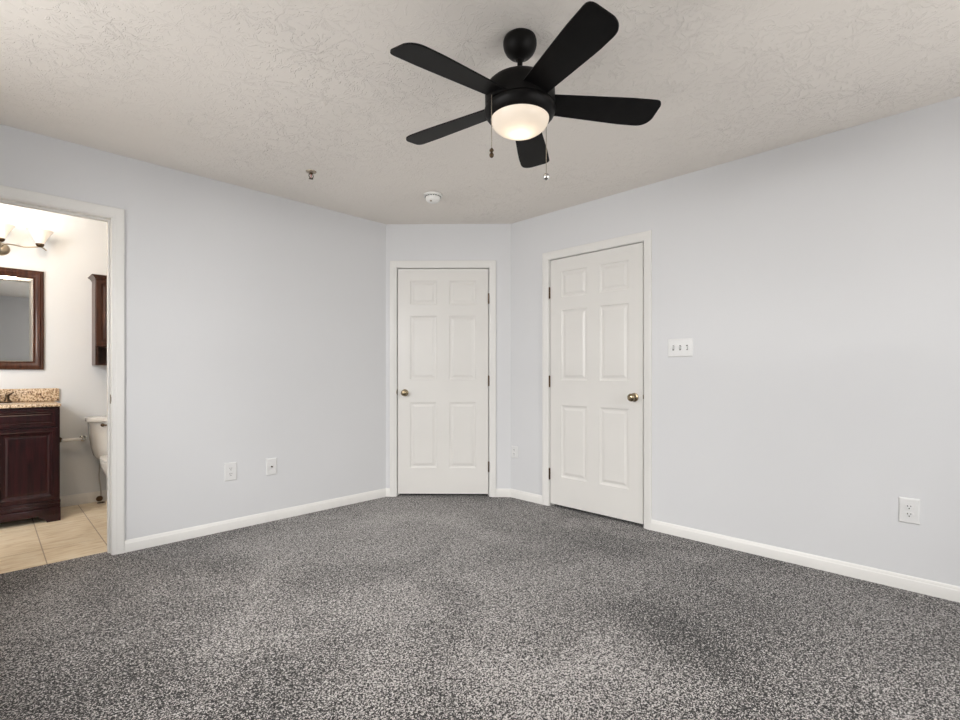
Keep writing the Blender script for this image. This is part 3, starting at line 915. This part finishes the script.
wc = thing('wall_cabinet', 'dark walnut wall cabinet hung above the toilet', 'cabinet', (.877, BY, 1.172), 0)
cw, cd, ch = .230, .190, .748
cc = BM()
box(cc, -cw, -cw + .018, -cd, -.002, 0, ch - .03); box(cc, cw - .018, cw, -cd, -.002, 0, ch - .03)
box(cc, -cw + .018, cw - .018, -cd, -.002, 0, .018); box(cc, -cw + .018, cw - .018, -cd, -.002, .150, .166)
box(cc, -cw + .018, cw - .018, -cd, -.002, ch - .048, ch - .03); box(cc, -cw + .018, cw - .018, -.010, -.002, .018, ch - .048)
obj('cabinet_body', cc, 'walnut', wc)
cr = BM()
L = []
for o_, z in ((0, ch - .032), (.004, ch - .030), (.006, ch - .022), (.014, ch - .014), (.024, ch - .006), (.028, ch - .004), (.028, ch), ):
    L.append([cr.verts.new(p) for p in ((-cw - o_, -.002, z), (-cw - o_, -cd - .018 - o_, z), (cw + o_, -cd - .018 - o_, z), (cw + o_, -.002, z))])
for A, B in zip(L, L[1:]):
    for k in range(4): cr.faces.new((A[k], A[(k + 1) % 4], B[(k + 1) % 4], B[k]))
cr.faces.new(L[0]); cr.faces.new(L[-1])
obj('crown_moulding', cr, 'walnut', wc)
WST = [(.003, .004), (.008, .006), (.016, .007), (.024, .004), (.034, .001), (.040, 0.0)]
for s in (-1, 1):
    a, b = (-cw + .003, -.001) if s < 0 else (.001, cw - .003)
    d_ = obj('cabinet_door', panelled(BM(), a, b, .160, ch - .036, -cd - .019, .018, [(a + .034, b - .034, .196, ch - .070)], WST), 'walnut', wc)
    obj('knob', lathe(BM(), [(0, 0), (.004, 0), (.004, .010), (.009, .014), (.010, .019), (.006, .023), (0, .024)], 16, (-s * -.018, -cd - .019, .24), 'Y'), 'bronze', d_, 40)

to = thing('toilet', 'white two-piece toilet right of the vanity', 'toilet', (.832, BY, -.004), 0)
tk = [(0, -.118, .375, .135, .070, 3.5), (0, -.118, .385, .165, .082, 3.5), (0, -.118, .415, .188, .090, 4), (0, -.118, .48, .204, .094, 4.5), (0, -.118, .60, .217, .097, 5), (0, -.118, .702, .225, .098, 5)]
obj('tank', loft(BM(), tk, 64), 'porcelain', to, 40)
ld = [(0, -.120, .703, .232, .104, 5), (0, -.120, .706, .240, .110, 5), (0, -.120, .728, .241, .111, 5), (0, -.120, .737, .236, .106, 5), (0, -.120, .741, .215, .085, 5)]
obj('tank_lid', loft(BM(), ld, 64), 'porcelain', to, 40)
lv = lathe(BM(), [(0, 0), (.014, 0), (.014, .006), (.007, .009), (.006, .022), (0, .022)], 18, (-.140, -.213, .676), 'Y')
tube(lv, [(-.145, -.231, .676), (-.11, -.235, .674), (-.065, -.237, .666)], [.006, .0085], 10, 4)
obj('flush_lever', lv, 'bronze', to, 50)
bw = [(0, -.38, 0, .105, .235, 2.6), (0, -.38, .03, .105, .235, 2.6), (0, -.38, .07, .095, .215, 2.6), (0, -.39, .15, .092, .205, 2.4), (0, -.41, .22, .115, .225, 2.3), (0, -.43, .30, .155, .255, 2.2), (0, -.44, .36, .178, .275, 2.2), (0, -.44, .392, .182, .280, 2.2)]
obj('toilet_bowl', loft(BM(), bw, 56), 'porcelain', to, 40)
obj('bowl_deck', loft(BM(), [(0, -.13, .27, .09, .10, 4), (0, -.13, .33, .12, .11, 4), (0, -.13, .376, .150, .115, 4)], 40), 'porcelain', to, 40)
obj('toilet_seat', loft(BM(), [(0, -.455, .393, .178, .245, 2.3), (0, -.455, .397, .186, .250, 2.3), (0, -.455, .410, .186, .250, 2.3), (0, -.455, .413, .180, .245, 2.3)], 56), 'porcelain', to, 40)
obj('seat_lid', loft(BM(), [(0, -.455, .415, .182, .246, 2.3), (0, -.455, .419, .188, .251, 2.3), (0, -.455, .430, .186, .249, 2.3), (0, -.455, .436, .150, .21, 2.3)], 56), 'porcelain', to, 40)

OX, OY = .700 - .832, 5.235 - BY                        # supply valve beside the bowl, in the toilet's own frame
vb = tube(BM(), [(OX, OY, .006), (OX, OY, .062)], .0095, 14)
tube(vb, [(OX, OY, .045), (OX - .012, OY - .030, .045)], .009, 12)
va = obj('shutoff_valve', vb, 'chrome', to, 50)
va['label'] = 'chrome shutoff valve near the floor'
obj('floor_flange', lathe(BM(), [(0, 0), (.028, 0), (.026, .005), (.012, .009), (0, .009)], 24, (OX, OY, 0)), 'bronze', va, 40)
hd = loft(BM(), [(0, 0, -.007, .024, .016, 2.2), (0, 0, 0, .026, .018, 2.2), (0, 0, .007, .024, .016, 2.2)], 24)
for v_ in hd.verts:
    x, y, z = v_.co
    v_.co = Vector((OX + x * .93 - .015 + z * -.35, OY - .036 - z, .045 + y * 1.3))
obj('valve_handle', hd, 'bronze', va, 50)
obj('supply_hose', tube(BM(), [(OX + a_, OY + b_, c_) for a_, b_, c_ in [(0, 0, .060), (-.004, .002, .14), (-.012, .006, .22), (-.008, .008, .30), (-.004, .010, .376)]], .0055, 10, 5), 'steel_hose', va, 60)

tp = thing('toilet_paper_holder', 'empty white toilet paper roller between chrome posts on the bathroom wall', 'paper holder', (.508, BY, .553), 0)
for s in (-1, 1):
    pb = lathe(BM(), [(0, .001), (.024, .001), (.024, .006), (.017, .012), (.010, .018), (.009, .058), (.012, .066), (.013, .078), (.008, .084), (0, .085)], 24, (s * .078, 0, 0), 'Y')
    obj('post', pb, 'chrome' if s > 0 else 'bronze', tp, 40)
obj('roller', lathe(BM(), [(0, -.068), (.006, -.068), (.007, -.060), (.0135, -.059), (.0135, .0), (.0125, .001), (.0125, .059), (.007, .060), (.006, .068), (0, .068)], 20, (0, -.070, 0), 'X'), 'white_tube', tp, 40)
